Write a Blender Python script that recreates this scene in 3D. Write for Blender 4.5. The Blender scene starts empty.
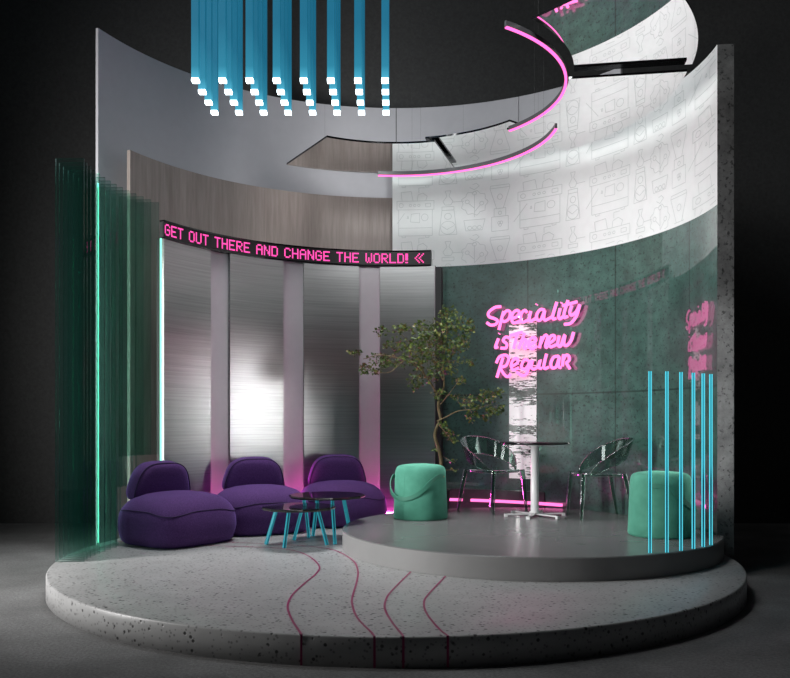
import bpy, bmesh, math, random
from math import sin, cos, pi, radians as R, degrees, sqrt, atan2, hypot
from mathutils import Vector, Matrix

sc = bpy.context.scene
col = sc.collection
random.seed(7)

# ------------------------------------------------------------------ frame of reference
F = 823.0; U0 = 396.4; V0 = 420.0          # camera constants in photo pixels
DC = 7.06                                   # camera to stage centre
TZ = 0.165                                  # top of the round stage
SZ = 0.335                                  # top of the small stage
CZ = TZ + 1.13                              # camera height


def P(u, v, d):
    return Vector(((u - U0) * d / F, d - DC, CZ + (V0 - v) * d / F))


def G(u, v, z):
    d = F * (CZ - z) / (v - V0)
    return Vector(((u - U0) * d / F, d - DC, z))


def ang(u, r):
    """angle (deg) at which the sight line of column u meets the far side of the circle r"""
    k = (u - U0) / F
    a = 1 + k * k; b = -2 * DC; c = DC * DC - r * r
    d = (-b + sqrt(max(0, b * b - 4 * a * c))) / (2 * a)
    return degrees(atan2(d - DC, k * d))


# ------------------------------------------------------------------ materials
def mat(name, build):
    m = bpy.data.materials.new(name); m.use_nodes = True
    nt = m.node_tree
    for n in list(nt.nodes): nt.nodes.remove(n)
    out = nt.nodes.new('ShaderNodeOutputMaterial')
    sh = build(nt)
    nt.links.new(sh.outputs[0], out.inputs['Surface'])
    return m


def N(nt, t, **kw):
    n = nt.nodes.new(t)
    for k, v in kw.items():
        if k.startswith('_'):
            setattr(n, k[1:], v)
    return n


def setin(n, **kw):
    for k, v in kw.items():
        n.inputs[k.replace('_', ' ')].default_value = v


def principled(nt, color=(.5, .5, .5), rough=.5, metal=0.0, **kw):
    b = nt.nodes.new('ShaderNodeBsdfPrincipled')
    b.inputs['Base Color'].default_value = (*color, 1)
    b.inputs['Roughness'].default_value = rough
    b.inputs['Metallic'].default_value = metal
    for k, v in kw.items():
        b.inputs[k].default_value = v
    return b


def coords(nt, kind='Object', scale=(1, 1, 1)):
    t = nt.nodes.new('ShaderNodeTexCoord')
    m = nt.nodes.new('ShaderNodeMapping')
    m.inputs['Scale'].default_value = scale
    nt.links.new(t.outputs[kind], m.inputs['Vector'])
    return m.outputs[0]


def noise(nt, vec, scale, detail=4, rough=.55):
    n = nt.nodes.new('ShaderNodeTexNoise')
    n.inputs['Scale'].default_value = scale
    n.inputs['Detail'].default_value = detail
    n.inputs['Roughness'].default_value = rough
    nt.links.new(vec, n.inputs['Vector'])
    return n.outputs['Fac']


def ramp(nt, fac, stops, interp='LINEAR'):
    r = nt.nodes.new('ShaderNodeValToRGB')
    r.color_ramp.interpolation = interp
    el = r.color_ramp.elements
    while len(el) > 1: el.remove(el[-1])
    el[0].position, c = stops[0]
    el[0].color = (*c, 1) if len(c) == 3 else c
    for p, c in stops[1:]:
        e = el.new(p); e.color = (*c, 1) if len(c) == 3 else c
    nt.links.new(fac, r.inputs[0])
    return r.outputs[0]


def g3(v): return (v, v, v)


def mixc(nt, a, b, fac=.5, mode='MIX'):
    m = nt.nodes.new('ShaderNodeMix'); m.data_type = 'RGBA'; m.blend_type = mode
    if isinstance(fac, float): m.inputs[0].default_value = fac
    else: nt.links.new(fac, m.inputs[0])
    for i, x in ((6, a), (7, b)):
        if isinstance(x, tuple): m.inputs[i].default_value = (*x, 1)
        else: nt.links.new(x, m.inputs[i])
    return m.outputs[2]


def bump(nt, h, bsdf, strength=.2, dist=.01):
    b = nt.nodes.new('ShaderNodeBump')
    b.inputs['Strength'].default_value = strength
    b.inputs['Distance'].default_value = dist
    nt.links.new(h, b.inputs['Height'])
    nt.links.new(b.outputs[0], bsdf.inputs['Normal'])


def simple(name, color, rough=.5, metal=0., **kw):
    def f(nt):
        b = principled(nt, color, rough, metal, **kw)
        n = noise(nt, coords(nt), 9, 3)
        c = ramp(nt, n, [(.3, tuple(x * .975 for x in color)), (.7, tuple(min(1, x * 1.02) for x in color))])
        nt.links.new(c, b.inputs['Base Color'])
        return b
    return mat(name, f)


def glow(name, color, strength):
    def f(nt):
        e = nt.nodes.new('ShaderNodeEmission')
        e.inputs[0].default_value = (*color, 1); e.inputs[1].default_value = strength
        return e
    return mat(name, f)


def m_carpet(nt):
    b = principled(nt, rough=.95)
    v = coords(nt)
    f = noise(nt, v, 55, 4, .75); l = noise(nt, v, 1.3, 5, .6)
    a = ramp(nt, f, [(.3, g3(.11)), (.7, g3(.25))])
    c = ramp(nt, l, [(.35, g3(.65)), (.65, g3(1.1))])
    nt.links.new(mixc(nt, a, c, 1.0, 'MULTIPLY'), b.inputs['Base Color'])
    bump(nt, f, b, .5, .01)
    return b


def m_backdrop(nt):
    b = principled(nt, rough=.9)
    v = coords(nt)
    f = noise(nt, v, 30, 6, .7)
    nt.links.new(ramp(nt, f, [(.3, g3(.034)), (.7, g3(.056))]), b.inputs['Base Color'])
    bump(nt, f, b, .2, .02)
    return b


def m_terrazzo(nt):
    b = principled(nt, rough=.36)
    v = coords(nt)
    base = ramp(nt, noise(nt, v, 5, 5, .6), [(.3, g3(.33)), (.7, g3(.40))])
    vo = nt.nodes.new('ShaderNodeTexVoronoi'); vo.inputs['Scale'].default_value = 21
    nt.links.new(v, vo.inputs['Vector'])
    spots = ramp(nt, vo.outputs['Distance'], [(0, g3(.12)), (.17, g3(.22)), (.25, g3(1))])
    sparse = ramp(nt, noise(nt, v, 9, 2), [(.52, g3(0)), (.58, g3(1))])
    spots = mixc(nt, spots, (1., 1., 1.), sparse)
    vo2 = nt.nodes.new('ShaderNodeTexVoronoi'); vo2.inputs['Scale'].default_value = 34
    nt.links.new(v, vo2.inputs['Vector'])
    sp2 = ramp(nt, vo2.outputs['Distance'], [(0, g3(.30)), (.2, g3(.5)), (.3, g3(1))])
    c = mixc(nt, mixc(nt, base, spots, 1.0, 'MULTIPLY'), sp2, .8, 'MULTIPLY')
    nt.links.new(c, b.inputs['Base Color'])
    bump(nt, spots, b, .35, .008)
    return b


def m_cement(nt):
    b = principled(nt, rough=.30)
    v = coords(nt)
    n1 = noise(nt, v, 1.6, 3, .5)
    nt.links.new(ramp(nt, n1, [(.3, g3(.145)), (.7, g3(.175))]), b.inputs['Base Color'])
    b.inputs['Roughness'].default_value = .27
    return b


def concrete_color(nt, v, lo, hi):
    big = noise(nt, v, 1.6, 6, .65)
    c = ramp(nt, big, [(.3, lo), (.7, hi)])
    pits = ramp(nt, noise(nt, v, 32, 4, .62), [(.36, g3(.22)), (.44, g3(1))])
    mid = ramp(nt, noise(nt, v, 6, 5, .7), [(.32, g3(.58)), (.62, g3(1.18))])
    c = mixc(nt, c, mid, 1.0, 'MULTIPLY')
    return mixc(nt, c, pits, .9, 'MULTIPLY'), pits


def m_green(nt):
    b = principled(nt, rough=.35, **{'Coat Weight': 1.0, 'Coat Roughness': .0, 'Coat IOR': 2.0})
    c, p = concrete_color(nt, coords(nt, 'UV'), (.030, .078, .064), (.060, .140, .116))
    sp = nt.nodes.new('ShaderNodeSeparateXYZ'); nt.links.new(coords(nt, 'UV'), sp.inputs[0])
    for out_, per, off_ in ((1, 1.9, CZ + .29), (0, 1.12, .42)):   # formwork joints
        a = nt.nodes.new('ShaderNodeMath'); a.operation = 'SUBTRACT'; a.inputs[1].default_value = off_
        nt.links.new(sp.outputs[out_], a.inputs[0])
        m_ = nt.nodes.new('ShaderNodeMath'); m_.operation = 'PINGPONG'; m_.inputs[1].default_value = per / 2
        nt.links.new(a.outputs[0], m_.inputs[0])
        c = mixc(nt, c, ramp(nt, m_.outputs[0], [(0, g3(.35)), (.006, g3(.45)), (.012, g3(1))]), 1.0, 'MULTIPLY')
    nt.links.new(c, b.inputs['Base Color'])
    return b


def m_concrete(nt):
    b = principled(nt, rough=.8)
    c, p = concrete_color(nt, coords(nt), g3(.085), g3(.15))
    nt.links.new(c, b.inputs['Base Color'])
    bump(nt, p, b, .3, .01)
    return b


def m_wood(nt):
    b = principled(nt, rough=.5)
    v = coords(nt, 'UV', (1, .06, 1))
    n1 = noise(nt, v, 34, 5, .6); n2 = noise(nt, v, 5, 3)
    c1 = ramp(nt, n1, [(.3, (.25, .208, .188)), (.7, (.345, .295, .27))])
    c2 = ramp(nt, n2, [(.35, g3(.82)), (.65, g3(1.1))])
    nt.links.new(mixc(nt, c1, c2, 1.0, 'MULTIPLY'), b.inputs['Base Color'])
    return b


def m_brushed(nt):
    b = principled(nt, (.62, .62, .63), .30, 1.0, Anisotropic=.88)
    v = coords(nt, 'UV', (.14, 11, 1))
    n = noise(nt, v, 5, 5, .7)
    n2 = noise(nt, coords(nt, 'UV', (.3, 26, 1)), 3.5, 3, .6)
    nt.links.new(ramp(nt, n, [(.25, g3(.34)), (.75, g3(.54))]), b.inputs['Base Color'])
    nt.links.new(ramp(nt, n2, [(.3, g3(.30)), (.7, g3(.44))]), b.inputs['Roughness'])
    t = nt.nodes.new('ShaderNodeTangent'); t.direction_type = 'UV_MAP'
    nt.links.new(t.outputs[0], b.inputs['Tangent'])
    bump(nt, n, b, .03, .004)
    return b


def m_streak(nt):  # softbox reflection painted in streaky white with a slight glow
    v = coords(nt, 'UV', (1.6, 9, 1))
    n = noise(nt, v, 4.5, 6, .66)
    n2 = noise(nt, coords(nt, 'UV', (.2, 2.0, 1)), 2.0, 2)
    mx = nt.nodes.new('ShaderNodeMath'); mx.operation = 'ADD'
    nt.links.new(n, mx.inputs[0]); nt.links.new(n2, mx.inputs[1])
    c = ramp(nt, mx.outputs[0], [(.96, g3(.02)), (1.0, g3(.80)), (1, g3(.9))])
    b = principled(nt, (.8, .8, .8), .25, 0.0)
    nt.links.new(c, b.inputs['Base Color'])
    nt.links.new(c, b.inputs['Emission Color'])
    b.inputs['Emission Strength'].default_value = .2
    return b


def m_fabric(nt):
    b = principled(nt, rough=.9, **{'Sheen Weight': .45, 'Sheen Roughness': .4})
    b.inputs['Sheen Tint'].default_value = (.35, .22, .8, 1)
    v = coords(nt)
    n = noise(nt, v, 90, 3, .7)
    nt.links.new(ramp(nt, n, [(.3, (.058, .019, .108)), (.7, (.122, .043, .215))]), b.inputs['Base Color'])
    bump(nt, n, b, .35, .004)
    return b


def m_velvet(nt):
    b = principled(nt, rough=.85, **{'Sheen Weight': .6, 'Sheen Roughness': .35})
    b.inputs['Sheen Tint'].default_value = (.3, .9, .65, 1)
    n = noise(nt, coords(nt), 7, 4)
    nt.links.new(ramp(nt, n, [(.3, (.058, .26, .18)), (.7, (.092, .35, .25))]), b.inputs['Base Color'])
    return b


def glassy(name, tint, gloss=.10, mixd=.0, diff=(.02, .1, .08)):
    def f(nt):
        tr = nt.nodes.new('ShaderNodeBsdfTransparent'); tr.inputs[0].default_value = (*tint, 1)
        gl = nt.nodes.new('ShaderNodeBsdfGlossy'); gl.inputs['Roughness'].default_value = .03
        gl.inputs[0].default_value = (.9, .95, .95, 1)
        fr = nt.nodes.new('ShaderNodeFresnel'); fr.inputs[0].default_value = 1.5
        ad = nt.nodes.new('ShaderNodeMath'); ad.operation = 'MULTIPLY_ADD'
        ad.inputs[1].default_value = .8; ad.inputs[2].default_value = gloss * .3; ad.use_clamp = True
        nt.links.new(fr.outputs[0], ad.inputs[0])
        m = nt.nodes.new('ShaderNodeMixShader')
        nt.links.new(ad.outputs[0], m.inputs[0]); nt.links.new(tr.outputs[0], m.inputs[1]); nt.links.new(gl.outputs[0], m.inputs[2])
        d = nt.nodes.new('ShaderNodeBsdfDiffuse')
        n = noise(nt, coords(nt), 3, 2)
        nt.links.new(ramp(nt, n, [(.3, tuple(x * .9 for x in diff)), (.7, diff)]), d.inputs[0])
        m2 = nt.nodes.new('ShaderNodeMixShader'); m2.inputs[0].default_value = mixd
        nt.links.new(m.outputs[0], m2.inputs[1]); nt.links.new(d.outputs[0], m2.inputs[2])
        return m2
    return mat(name, f)


def m_bluetube(nt):
    """lit acrylic: glow grows toward the lower end (object space, z = 0 at the tip)"""
    b = principled(nt, (.004, .03, .05), .4, **{'Specular IOR Level': .06})
    t = nt.nodes.new('ShaderNodeTexCoord'); s = nt.nodes.new('ShaderNodeSeparateXYZ')
    nt.links.new(t.outputs['Object'], s.inputs[0])
    mr = nt.nodes.new('ShaderNodeMapRange')
    mr.inputs['From Min'].default_value = 0; mr.inputs['From Max'].default_value = .45
    nt.links.new(s.outputs[2], mr.inputs[0])
    c = ramp(nt, mr.outputs[0], [(0, (.09, .52, .72)), (.25, (.025, .235, .36)), (1, (.010, .135, .23))])
    nt.links.new(c, b.inputs['Emission Color'])
    b.inputs['Emission Strength'].default_value = .85
    return b


def m_rodcore(nt):
    b = principled(nt, (.01, .05, .07), .12)
    t = nt.nodes.new('ShaderNodeTexCoord'); s = nt.nodes.new('ShaderNodeSeparateXYZ')
    nt.links.new(t.outputs['Object'], s.inputs[0])
    c = ramp(nt, s.outputs[2], [(0, (.012, .14, .20)), (.18, (.004, .05, .075)), (.5, (.004, .035, .05)), (.62, (.035, .34, .45)), (1, (.045, .40, .52))])
    nt.links.new(c, b.inputs['Emission Color'])
    b.inputs['Emission Strength'].default_value = .8
    return b


def m_leaf(nt):
    b = principled(nt, rough=.45)
    n = noise(nt, coords(nt), 14, 2)
    nt.links.new(ramp(nt, n, [(.3, (.018, .048, .008)), (.48, (.055, .105, .016)), (.6, (.14, .17, .025)), (.68, (.15, .06, .022))]), b.inputs['Base Color'])
    return b


def m_bark(nt):
    b = principled(nt, rough=.8)
    n = noise(nt, coords(nt, 'Object', (1, 1, .3)), 40, 4)
    nt.links.new(ramp(nt, n, [(.3, (.12, .085, .04)), (.7, (.27, .21, .11))]), b.inputs['Base Color'])
    return b


M = dict(
    carpet=mat('carpet', m_carpet), backdrop=mat('backdrop', m_backdrop), terrazzo=mat('terrazzo', m_terrazzo),
    cement=mat('cement', m_cement), cementside=simple('cement_side', (.25, .25, .25), .5), green=mat('green_concrete', m_green), concrete=mat('concrete', m_concrete),
    wood=mat('wood', m_wood), brushed=mat('brushed_metal', m_brushed), streak=mat('streaked_reflection', m_streak),
    fabric=mat('purple_fabric', m_fabric), piping=simple('piping_purple', (.032, .012, .072), .8), velvet=mat('mint_velvet', m_velvet), strap=simple('mint_strap', (.05, .235, .16), .6),
    white=simple('white_print', (.79, .825, .81), .6), printline=simple('print_line', (.60, .645, .63), .7),
    grey=simple('grey_paint', (.50, .49, .52), .5), greyseam=simple('grey_seam', (.10, .10, .105), .6),
    strip=simple('pale_strip', (.50, .46, .49), .22), black=simple('black_gloss', (.006, .006, .007), .08),
    blackmatte=simple('black_matte', (.012, .012, .013), .5), dark=simple('dark_metal', (.05, .048, .052), .35),
    mirror=simple('mirror', (.93, .94, .94), .015, 1.0), whitemetal=simple('white_metal', (.82, .82, .83), .25),
    chrome=simple('chrome', (.75, .75, .76), .18, 1.0), brass=simple('brass', (.6, .42, .15), .3, 1.0),
    pinkline=simple('pink_inlay', (.30, .010, .10), .4),
    neon=glow('neon_pink', (1.0, .17, .48), 2.2), led=glow('led_pink', (1.0, .08, .40), 1.6),
    ledpink=glow('strip_pink', (1.0, .17, .50), 1.8), footpink=glow('foot_pink', (1.0, .08, .50), 95.0), ring=glow('ring_pink', (1.0, .14, .48), 2.0),
    mintglow=glow('mint_light', (.28, 1.0, .72), 1.5), mintstrong=glow('mint_light_strong', (.40, 1.0, .80), 5.0), tip=glow('white_tip', (.80, .95, 1.0), 6.0),
    rodedge=glow('rod_edge', (.10, .66, .80), 1.2),
    bluetube=mat('blue_tube', m_bluetube), rodcore=mat('rod_core', m_rodcore),
    glass=glassy('green_glass', (.83, .925, .90), .03, .010, (.02, .13, .11)), chairglass=glassy('smoky_acrylic', (.73, .83, .78), .03, .02, (.03, .07, .05)),
    chairleg=glassy('green_acrylic_leg', (.50, .66, .58), .1, .10, (.03, .09, .065)),
    glassedge=glassy('glass_edge', (.45, .68, .62), .1, .015, (.02, .22, .18)),
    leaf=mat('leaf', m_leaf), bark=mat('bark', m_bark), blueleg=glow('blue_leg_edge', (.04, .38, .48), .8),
    legcore=simple('blue_leg', (.03, .35, .45), .45),
)


# ------------------------------------------------------------------ mesh builder
class MB:
    def __init__(s):
        s.v = []; s.f = []; s.sm = []; s.uv = []; s.mi = []

    def face(s, pts, smooth=False, uvs=None, mi=0):
        i = len(s.v)
        s.v += [tuple(p) for p in pts]
        s.f.append(tuple(range(i, i + len(pts)))); s.sm.append(smooth); s.mi.append(mi)
        s.uv.append(uvs or [(p[0], p[2]) for p in pts])

    def grid(s, rows, closed=False, smooth=True, uv=None, mi=0, flip=False):
        """rows of points -> shared-vertex quads"""
        i0 = len(s.v); n = len(rows[0])
        for r in rows: s.v += [tuple(p) for p in r]
        for a in range(len(rows) - 1):
            for b in range(n if closed else n - 1):
                c = (b + 1) % n
                q = (i0 + a * n + b, i0 + a * n + c, i0 + (a + 1) * n + c, i0 + (a + 1) * n + b)
                if flip: q = q[::-1]
                s.f.append(q); s.sm.append(smooth); s.mi.append(mi)
                s.uv.append([uv[k - i0] for k in q] if uv else [(s.v[k][0], s.v[k][2]) for k in q])

    def box(s, c, d, rot=None, mi=0):
        c = Vector(c); hx, hy, hz = d[0] / 2, d[1] / 2, d[2] / 2
        p = [Vector((x, y, z)) for z in (-hz, hz) for y in (-hy, hy) for x in (-hx, hx)]
        if rot is not None: p = [rot @ q for q in p]
        p = [q + c for q in p]
        for f in ((0, 2, 3, 1), (4, 5, 7, 6), (0, 1, 5, 4), (2, 6, 7, 3), (0, 4, 6, 2), (1, 3, 7, 5)):
            s.face([p[k] for k in f], mi=mi)

    def tube(s, pts, r, n=8, mi=0, cap=True):
        pts = [Vector(p) for p in pts]
        rs = r if isinstance(r, (list, tuple)) else [r] * len(pts)
        rows = []; up = None
        for i, p in enumerate(pts):
            t = (pts[min(i + 1, len(pts) - 1)] - pts[max(i - 1, 0)])
            if t.length < 1e-9: t = Vector((0, 0, 1))
            t.normalize()
            if up is None:
                up = Vector((0, 0, 1)) if abs(t.z) < .9 else Vector((1, 0, 0))
            a = t.cross(up)
            if a.length < 1e-6: a = t.cross(Vector((0, 1, 0)))
            a.normalize(); b = a.cross(t).normalized(); up = b
            rows.append([p + (a * cos(2 * pi * k / n) + b * sin(2 * pi * k / n)) * rs[i] for k in range(n)])
        s.grid(rows, closed=True, mi=mi)
        if cap:
            s.face(rows[0], mi=mi); s.face(rows[-1][::-1], mi=mi)

    def lathe(s, prof, n=48, c=(0, 0, 0), mi=0):
        rows = [[(c[0] + r * cos(2 * pi * k / n), c[1] + r * sin(2 * pi * k / n), c[2] + z) for k in range(n)] for r, z in prof]
        s.grid(rows, closed=True, mi=mi)

    def arc(s, r0, r1, a0, a1, z0, z1, n=64, mi=0, mi_in=None, mi_bot=None, mi_end=None, seams=()):
        """curved slab between radii r0<r1, angles in degrees"""
        if mi_in is None: mi_in = mi
        if mi_bot is None: mi_bot = mi
        if mi_end is None: mi_end = mi
        an = [a0 + (a1 - a0) * k / n for k in range(n + 1)]
        cs = [(cos(R(a)), sin(R(a))) for a in an]
        for r, m_, flip in ((r0, mi_in, False), (r1, mi, True)):
            lo = [(x * r, y * r, z0) for x, y in cs]; hi = [(x * r, y * r, z1) for x, y in cs]
            uv = [(R(a) * r, z0) for a in an] + [(R(a) * r, z1) for a in an]
            s.grid([lo, hi], uv=uv, mi=m_, flip=flip)
        for z, m_, flip in ((z0, mi_bot, False), (z1, mi, True)):
            s.grid([[(x * r0, y * r0, z) for x, y in cs], [(x * r1, y * r1, z) for x, y in cs]], mi=m_, flip=flip, smooth=False)
        for i in (0, -1):
            x, y = cs[i]
            q = [(x * r0, y * r0, z0), (x * r1, y * r1, z0), (x * r1, y * r1, z1), (x * r0, y * r0, z1)]
            s.face(q if i else q[::-1], mi=mi_end)

    def build(s, name, mats, parent=None, origin=None, weld=False):
        me = bpy.data.meshes.new(name)
        o3 = Vector(origin) if origin is not None else Vector((0, 0, 0))
        me.from_pydata([tuple(Vector(v) - o3) for v in s.v], [], s.f)
        if not isinstance(mats, (list, tuple)): mats = [mats]
        for m in mats: me.materials.append(m)
        me.polygons.foreach_set('use_smooth', s.sm)
        me.polygons.foreach_set('material_index', s.mi)
        ul = me.uv_layers.new(name='UVMap')
        k = 0
        for f in s.uv:
            for u in f:
                ul.data[k].uv = u; k += 1
        if weld:
            bm = bmesh.new(); bm.from_mesh(me)
            bmesh.ops.remove_doubles(bm, verts=bm.verts, dist=1e-5)
            bmesh.ops.recalc_face_normals(bm, faces=bm.faces)
            bm.to_mesh(me); bm.free()
        me.update()
        o = bpy.data.objects.new(name, me); col.objects.link(o)
        o.location = o3
        if parent is not None:
            o.parent = parent
            if origin is not None: o.location = o3
        return o


def tag(o, label=None, cat=None, group=None, kind=None):
    if label: o['label'] = label
    if cat: o['category'] = cat
    if group: o['group'] = group
    if kind: o['kind'] = kind
    return o


def empty(name, loc, rz=0):
    o = bpy.data.objects.new(name, None); col.objects.link(o)
    o.location = loc; o.rotation_euler = (0, 0, rz); o.empty_display_size = .1
    return o


def copy_tree(o, parent=None):
    c = o.copy(); col.objects.link(c); c.parent = parent
    for ch in list(o.children): copy_tree(ch, c)
    return c


def smooth_path(pts, sub=6, closed=False):
    pts = [Vector(p) for p in pts]
    if len(pts) < 3: return pts
    out = []; n = len(pts)
    for i in range(n if closed else n - 1):
        if closed:
            p0, p1, p2, p3 = pts[(i - 1) % n], pts[i], pts[(i + 1) % n], pts[(i + 2) % n]
        else:
            p1, p2 = pts[i], pts[i + 1]
            p0 = pts[i - 1] if i else p1 * 2 - p2
            p3 = pts[i + 2] if i + 2 < n else p2 * 2 - p1
        for k in range(sub):
            t = k / sub
            out.append(.5 * ((2 * p1) + (p2 - p0) * t + (2 * p0 - 5 * p1 + 4 * p2 - p3) * t * t + (3 * p1 - p0 - 3 * p2 + p3) * t ** 3))
    if not closed: out.append(pts[-1])
    return out


def structure(o, label=None):
    o['kind'] = 'structure'
    if label: o['label'] = label
    return o


ORD = ['first', 'second', 'third', 'fourth', 'fifth', 'sixth', 'seventh', 'eighth', 'ninth', 'tenth', 'eleventh', 'twelfth', 'thirteenth', 'fourteenth']

# ------------------------------------------------------------------ the studio around the booth
YB = 3.25
CEIL = 8.0
mb = MB(); mb.box((0, -1.5, -.05), (24, 15, .1)); structure(mb.build('floor', M['carpet']), 'grey studio carpet floor')
mb = MB(); mb.box((0, YB + .1, CEIL / 2), (24, .2, CEIL)); structure(mb.build('wall_back', M['backdrop']), 'near-black studio backdrop wall')
mb = MB(); mb.box((0, -1.5, CEIL + .05), (24, 15, .1)); structure(mb.build('ceiling', M['blackmatte']), 'black studio ceiling')

# ------------------------------------------------------------------ curved booth walls
RW = 2.695; WT = .137
WTOP = CZ + 3.149; WGRN = CZ + 1.808
A_R = -3.4
mb = MB()
mb.arc(RW, RW + WT, A_R, 91, TZ, WGRN, 72, mi=0, mi_in=1)
mb.arc(RW, RW + WT, A_R, 91, WGRN, WTOP, 72, mi=0, mi_in=2)
w = structure(mb.build('wall_right', [M['concrete'], M['green'], M['white']]), 'curved concrete wall, white printed above and glossy green below')

mb = MB(); mb.arc(2.85, 2.89, 90.2, 157.6, 0, CZ + 2.674, 48)
structure(mb.build('wall_wood', M['wood']), 'curved grey-brown wood veneer wall')
# tall grey outer wall in three sheets, fine seams between them
for i, (a0, a1) in enumerate(((90.13, 160.8), (62.07, 89.97), (38, 61.93))):
    mb = MB(); mb.arc(3.1, 3.13, a0, a1, 0, CZ + 3.85, 40)
    structure(mb.build('wall_grey' if not i else 'wall_grey.%03d' % i, M['grey']), 'tall plain grey outer wall sheet')
# pale wall behind the metal panels
RP = 2.535
aL, aR = ang(162, RP), ang(435, RP)
mb = MB(); mb.arc(RP + .02, RP + .09, aR, aL - .6, TZ, CZ + 1.80, 48, mi_end=1)
structure(mb.build('wall_left', [M['strip'], M['blackmatte']]), 'pale wall strips between the metal panels')
# skirting ledge at the green wall
mb = MB(); mb.arc(RW - .03, RW - .001, 52, ang(441, RW), TZ, CZ - .805, 32)
structure(mb.build('baseboard_right', M['dark']), 'dark ledge along the green wall foot')
# fine line print on the white wall
ICON = []


def circ(x, y, r, n=14, a0=0, a1=360): return [(x + r * cos(R(a0 + (a1 - a0) * k / n)), y + r * sin(R(a0 + (a1 - a0) * k / n))) for k in range(n + 1)]


def rect(x0, y0, x1, y1): return [(x0, y0), (x1, y0), (x1, y1), (x0, y1), (x0, y0)]


machine = [rect(0, .30, .44, .40), rect(.02, 0, .42, .09), [(.02, .09), (.02, .30)], [(.42, .09), (.42, .30)], circ(.05, .35, .025),
           circ(.16, .35, .014), circ(.21, .35, .014), circ(.26, .35, .014), rect(.34, .33, .40, .37), [(.06, .40), (.05, .50), (.17, .51), (.19, .40)],
           [(.24, .40), (.25, .47), (.31, .49), (.36, .45), (.34, .40)], circ(.33, .21, .04), [(.16, .16), (.17, .25), (.27, .26), (.27, .15), (.16, .16)],
           [(-.04, .08), (.09, .26)], [(.12, .20), (.13, .23), (.14, .20), (.12, .20)], rect(.06, -.02, .10, 0), rect(.34, -.02, .38, 0), [(.26, .49), (.26, .55), (.33, .55)]]
bag = [[(0, 0), (.18, 0), (.15, .28), (.03, .28), (0, 0)], circ(.09, .08, .075), [(.03, .10), (.08, .06), (.15, .10)], circ(.09, .21, .035), rect(.03, .28, .15, .32),
       [(.06, .50), (.12, .50), (.10, .44), (.14, .38), (.12, .34), (.06, .34), (.04, .38), (.08, .44), (.06, .50)], [(.13, .37), (.25, .37)]]
plant = [[(.14 + (.13 + .012 * cos(9 * 2 * pi * k / 36)) * cos(2 * pi * k / 36), .34 + (.13 + .012 * cos(9 * 2 * pi * k / 36)) * sin(2 * pi * k / 36)) for k in range(37)],
         [(.14, .18), (.14, .44)], [(.14, .24), (.20, .31)], [(.14, .28), (.08, .34)], circ(.14, .45, .022, 8), circ(.215, .33, .022, 8), circ(.065, .36, .022, 8),
         [(.03, .15), (.25, .15), (.22, .03), (.05, .03), (.03, .15)], circ(.09, .06, .022, 8), circ(.14, .06, .022, 8), circ(.19, .06, .022, 8),
         [(.09, .52), (.14, .49), (.19, .53), (.16, .56), (.12, .55)]]
grinder = [[(.02, 0), (.22, 0), (.22, .16), (.02, .16), (.02, 0)], rect(.05, .16, .19, .25), [(.08, .25), (0, .48), (.24, .48), (.16, .25), (.08, .25)], [(0, .48), (.01, .51), (.23, .51), (.24, .48)],
           circ(.12, .38, .03), circ(.11, .09, .018, 8), circ(.135, .09, .018, 8), circ(.122, .065, .018, 8), circ(.12, .20, .02, 8)]
cells = [(machine, .0, .56), (bag, .60, .2), (plant, .87, .3), (grinder, 1.22, .3)]
PER = 1.56
mb = MB()
LWD = .0033


def wline(pts):
    prev = None
    for (s0, z0), (s1, z1) in zip(pts, pts[1:]):
        L = hypot(s1 - s0, z1 - z0)
        if L < 1e-5: continue
        k = max(1, int(L / .06))
        nx, nz = -(z1 - z0) / L * LWD, (s1 - s0) / L * LWD
        for j in range(k):
            a = (s0 + (s1 - s0) * j / k, z0 + (z1 - z0) * j / k); b = (s0 + (s1 - s0) * (j + 1) / k, z0 + (z1 - z0) * (j + 1) / k)
            if min(a[1], b[1]) < WGRN + .006 or max(a[1], b[1]) > WTOP - .006: continue
            q = []
            for s_, z_ in ((a[0] - nx, a[1] - nz), (b[0] - nx, b[1] - nz), (b[0] + nx, b[1] + nz), (a[0] + nx, a[1] + nz)):
                an = R(90) - s_ / RW
                if an < R(A_R) + .004 or an > R(90.6): q = None; break
                q.append(((RW - .0025) * cos(an), (RW - .0025) * sin(an), z_))
            if q: mb.face(q)


ROW = [(machine, 397, 434, .44), (bag, 439, 457, .18), (plant, 461, 488, .28), (grinder, 490, 510, .24), (machine, 518, 562, .44), (bag, 566, 580, .18),
       (machine, 590, 630, .44), (bag, 634, 647, .18), (plant, 650, 670, .28), (grinder, 671, 687, .24), (machine, 693, 722, .44)]
for icon, ua, ub, wid in ROW:
    s0 = (R(90) - R(ang(ua, RW))) * RW
    s1 = (R(90) - R(ang(min(ub, 718), RW))) * RW if ub < 719 else s0 + .9
    for row in range(3):
        for pl in icon:
            wline([(s0 + x * (s1 - s0) / wid, CZ + 1.585 + row * .595 + y * 1.03) for x, y in pl])
mb.build('line_print', M['printline'], w)

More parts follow.
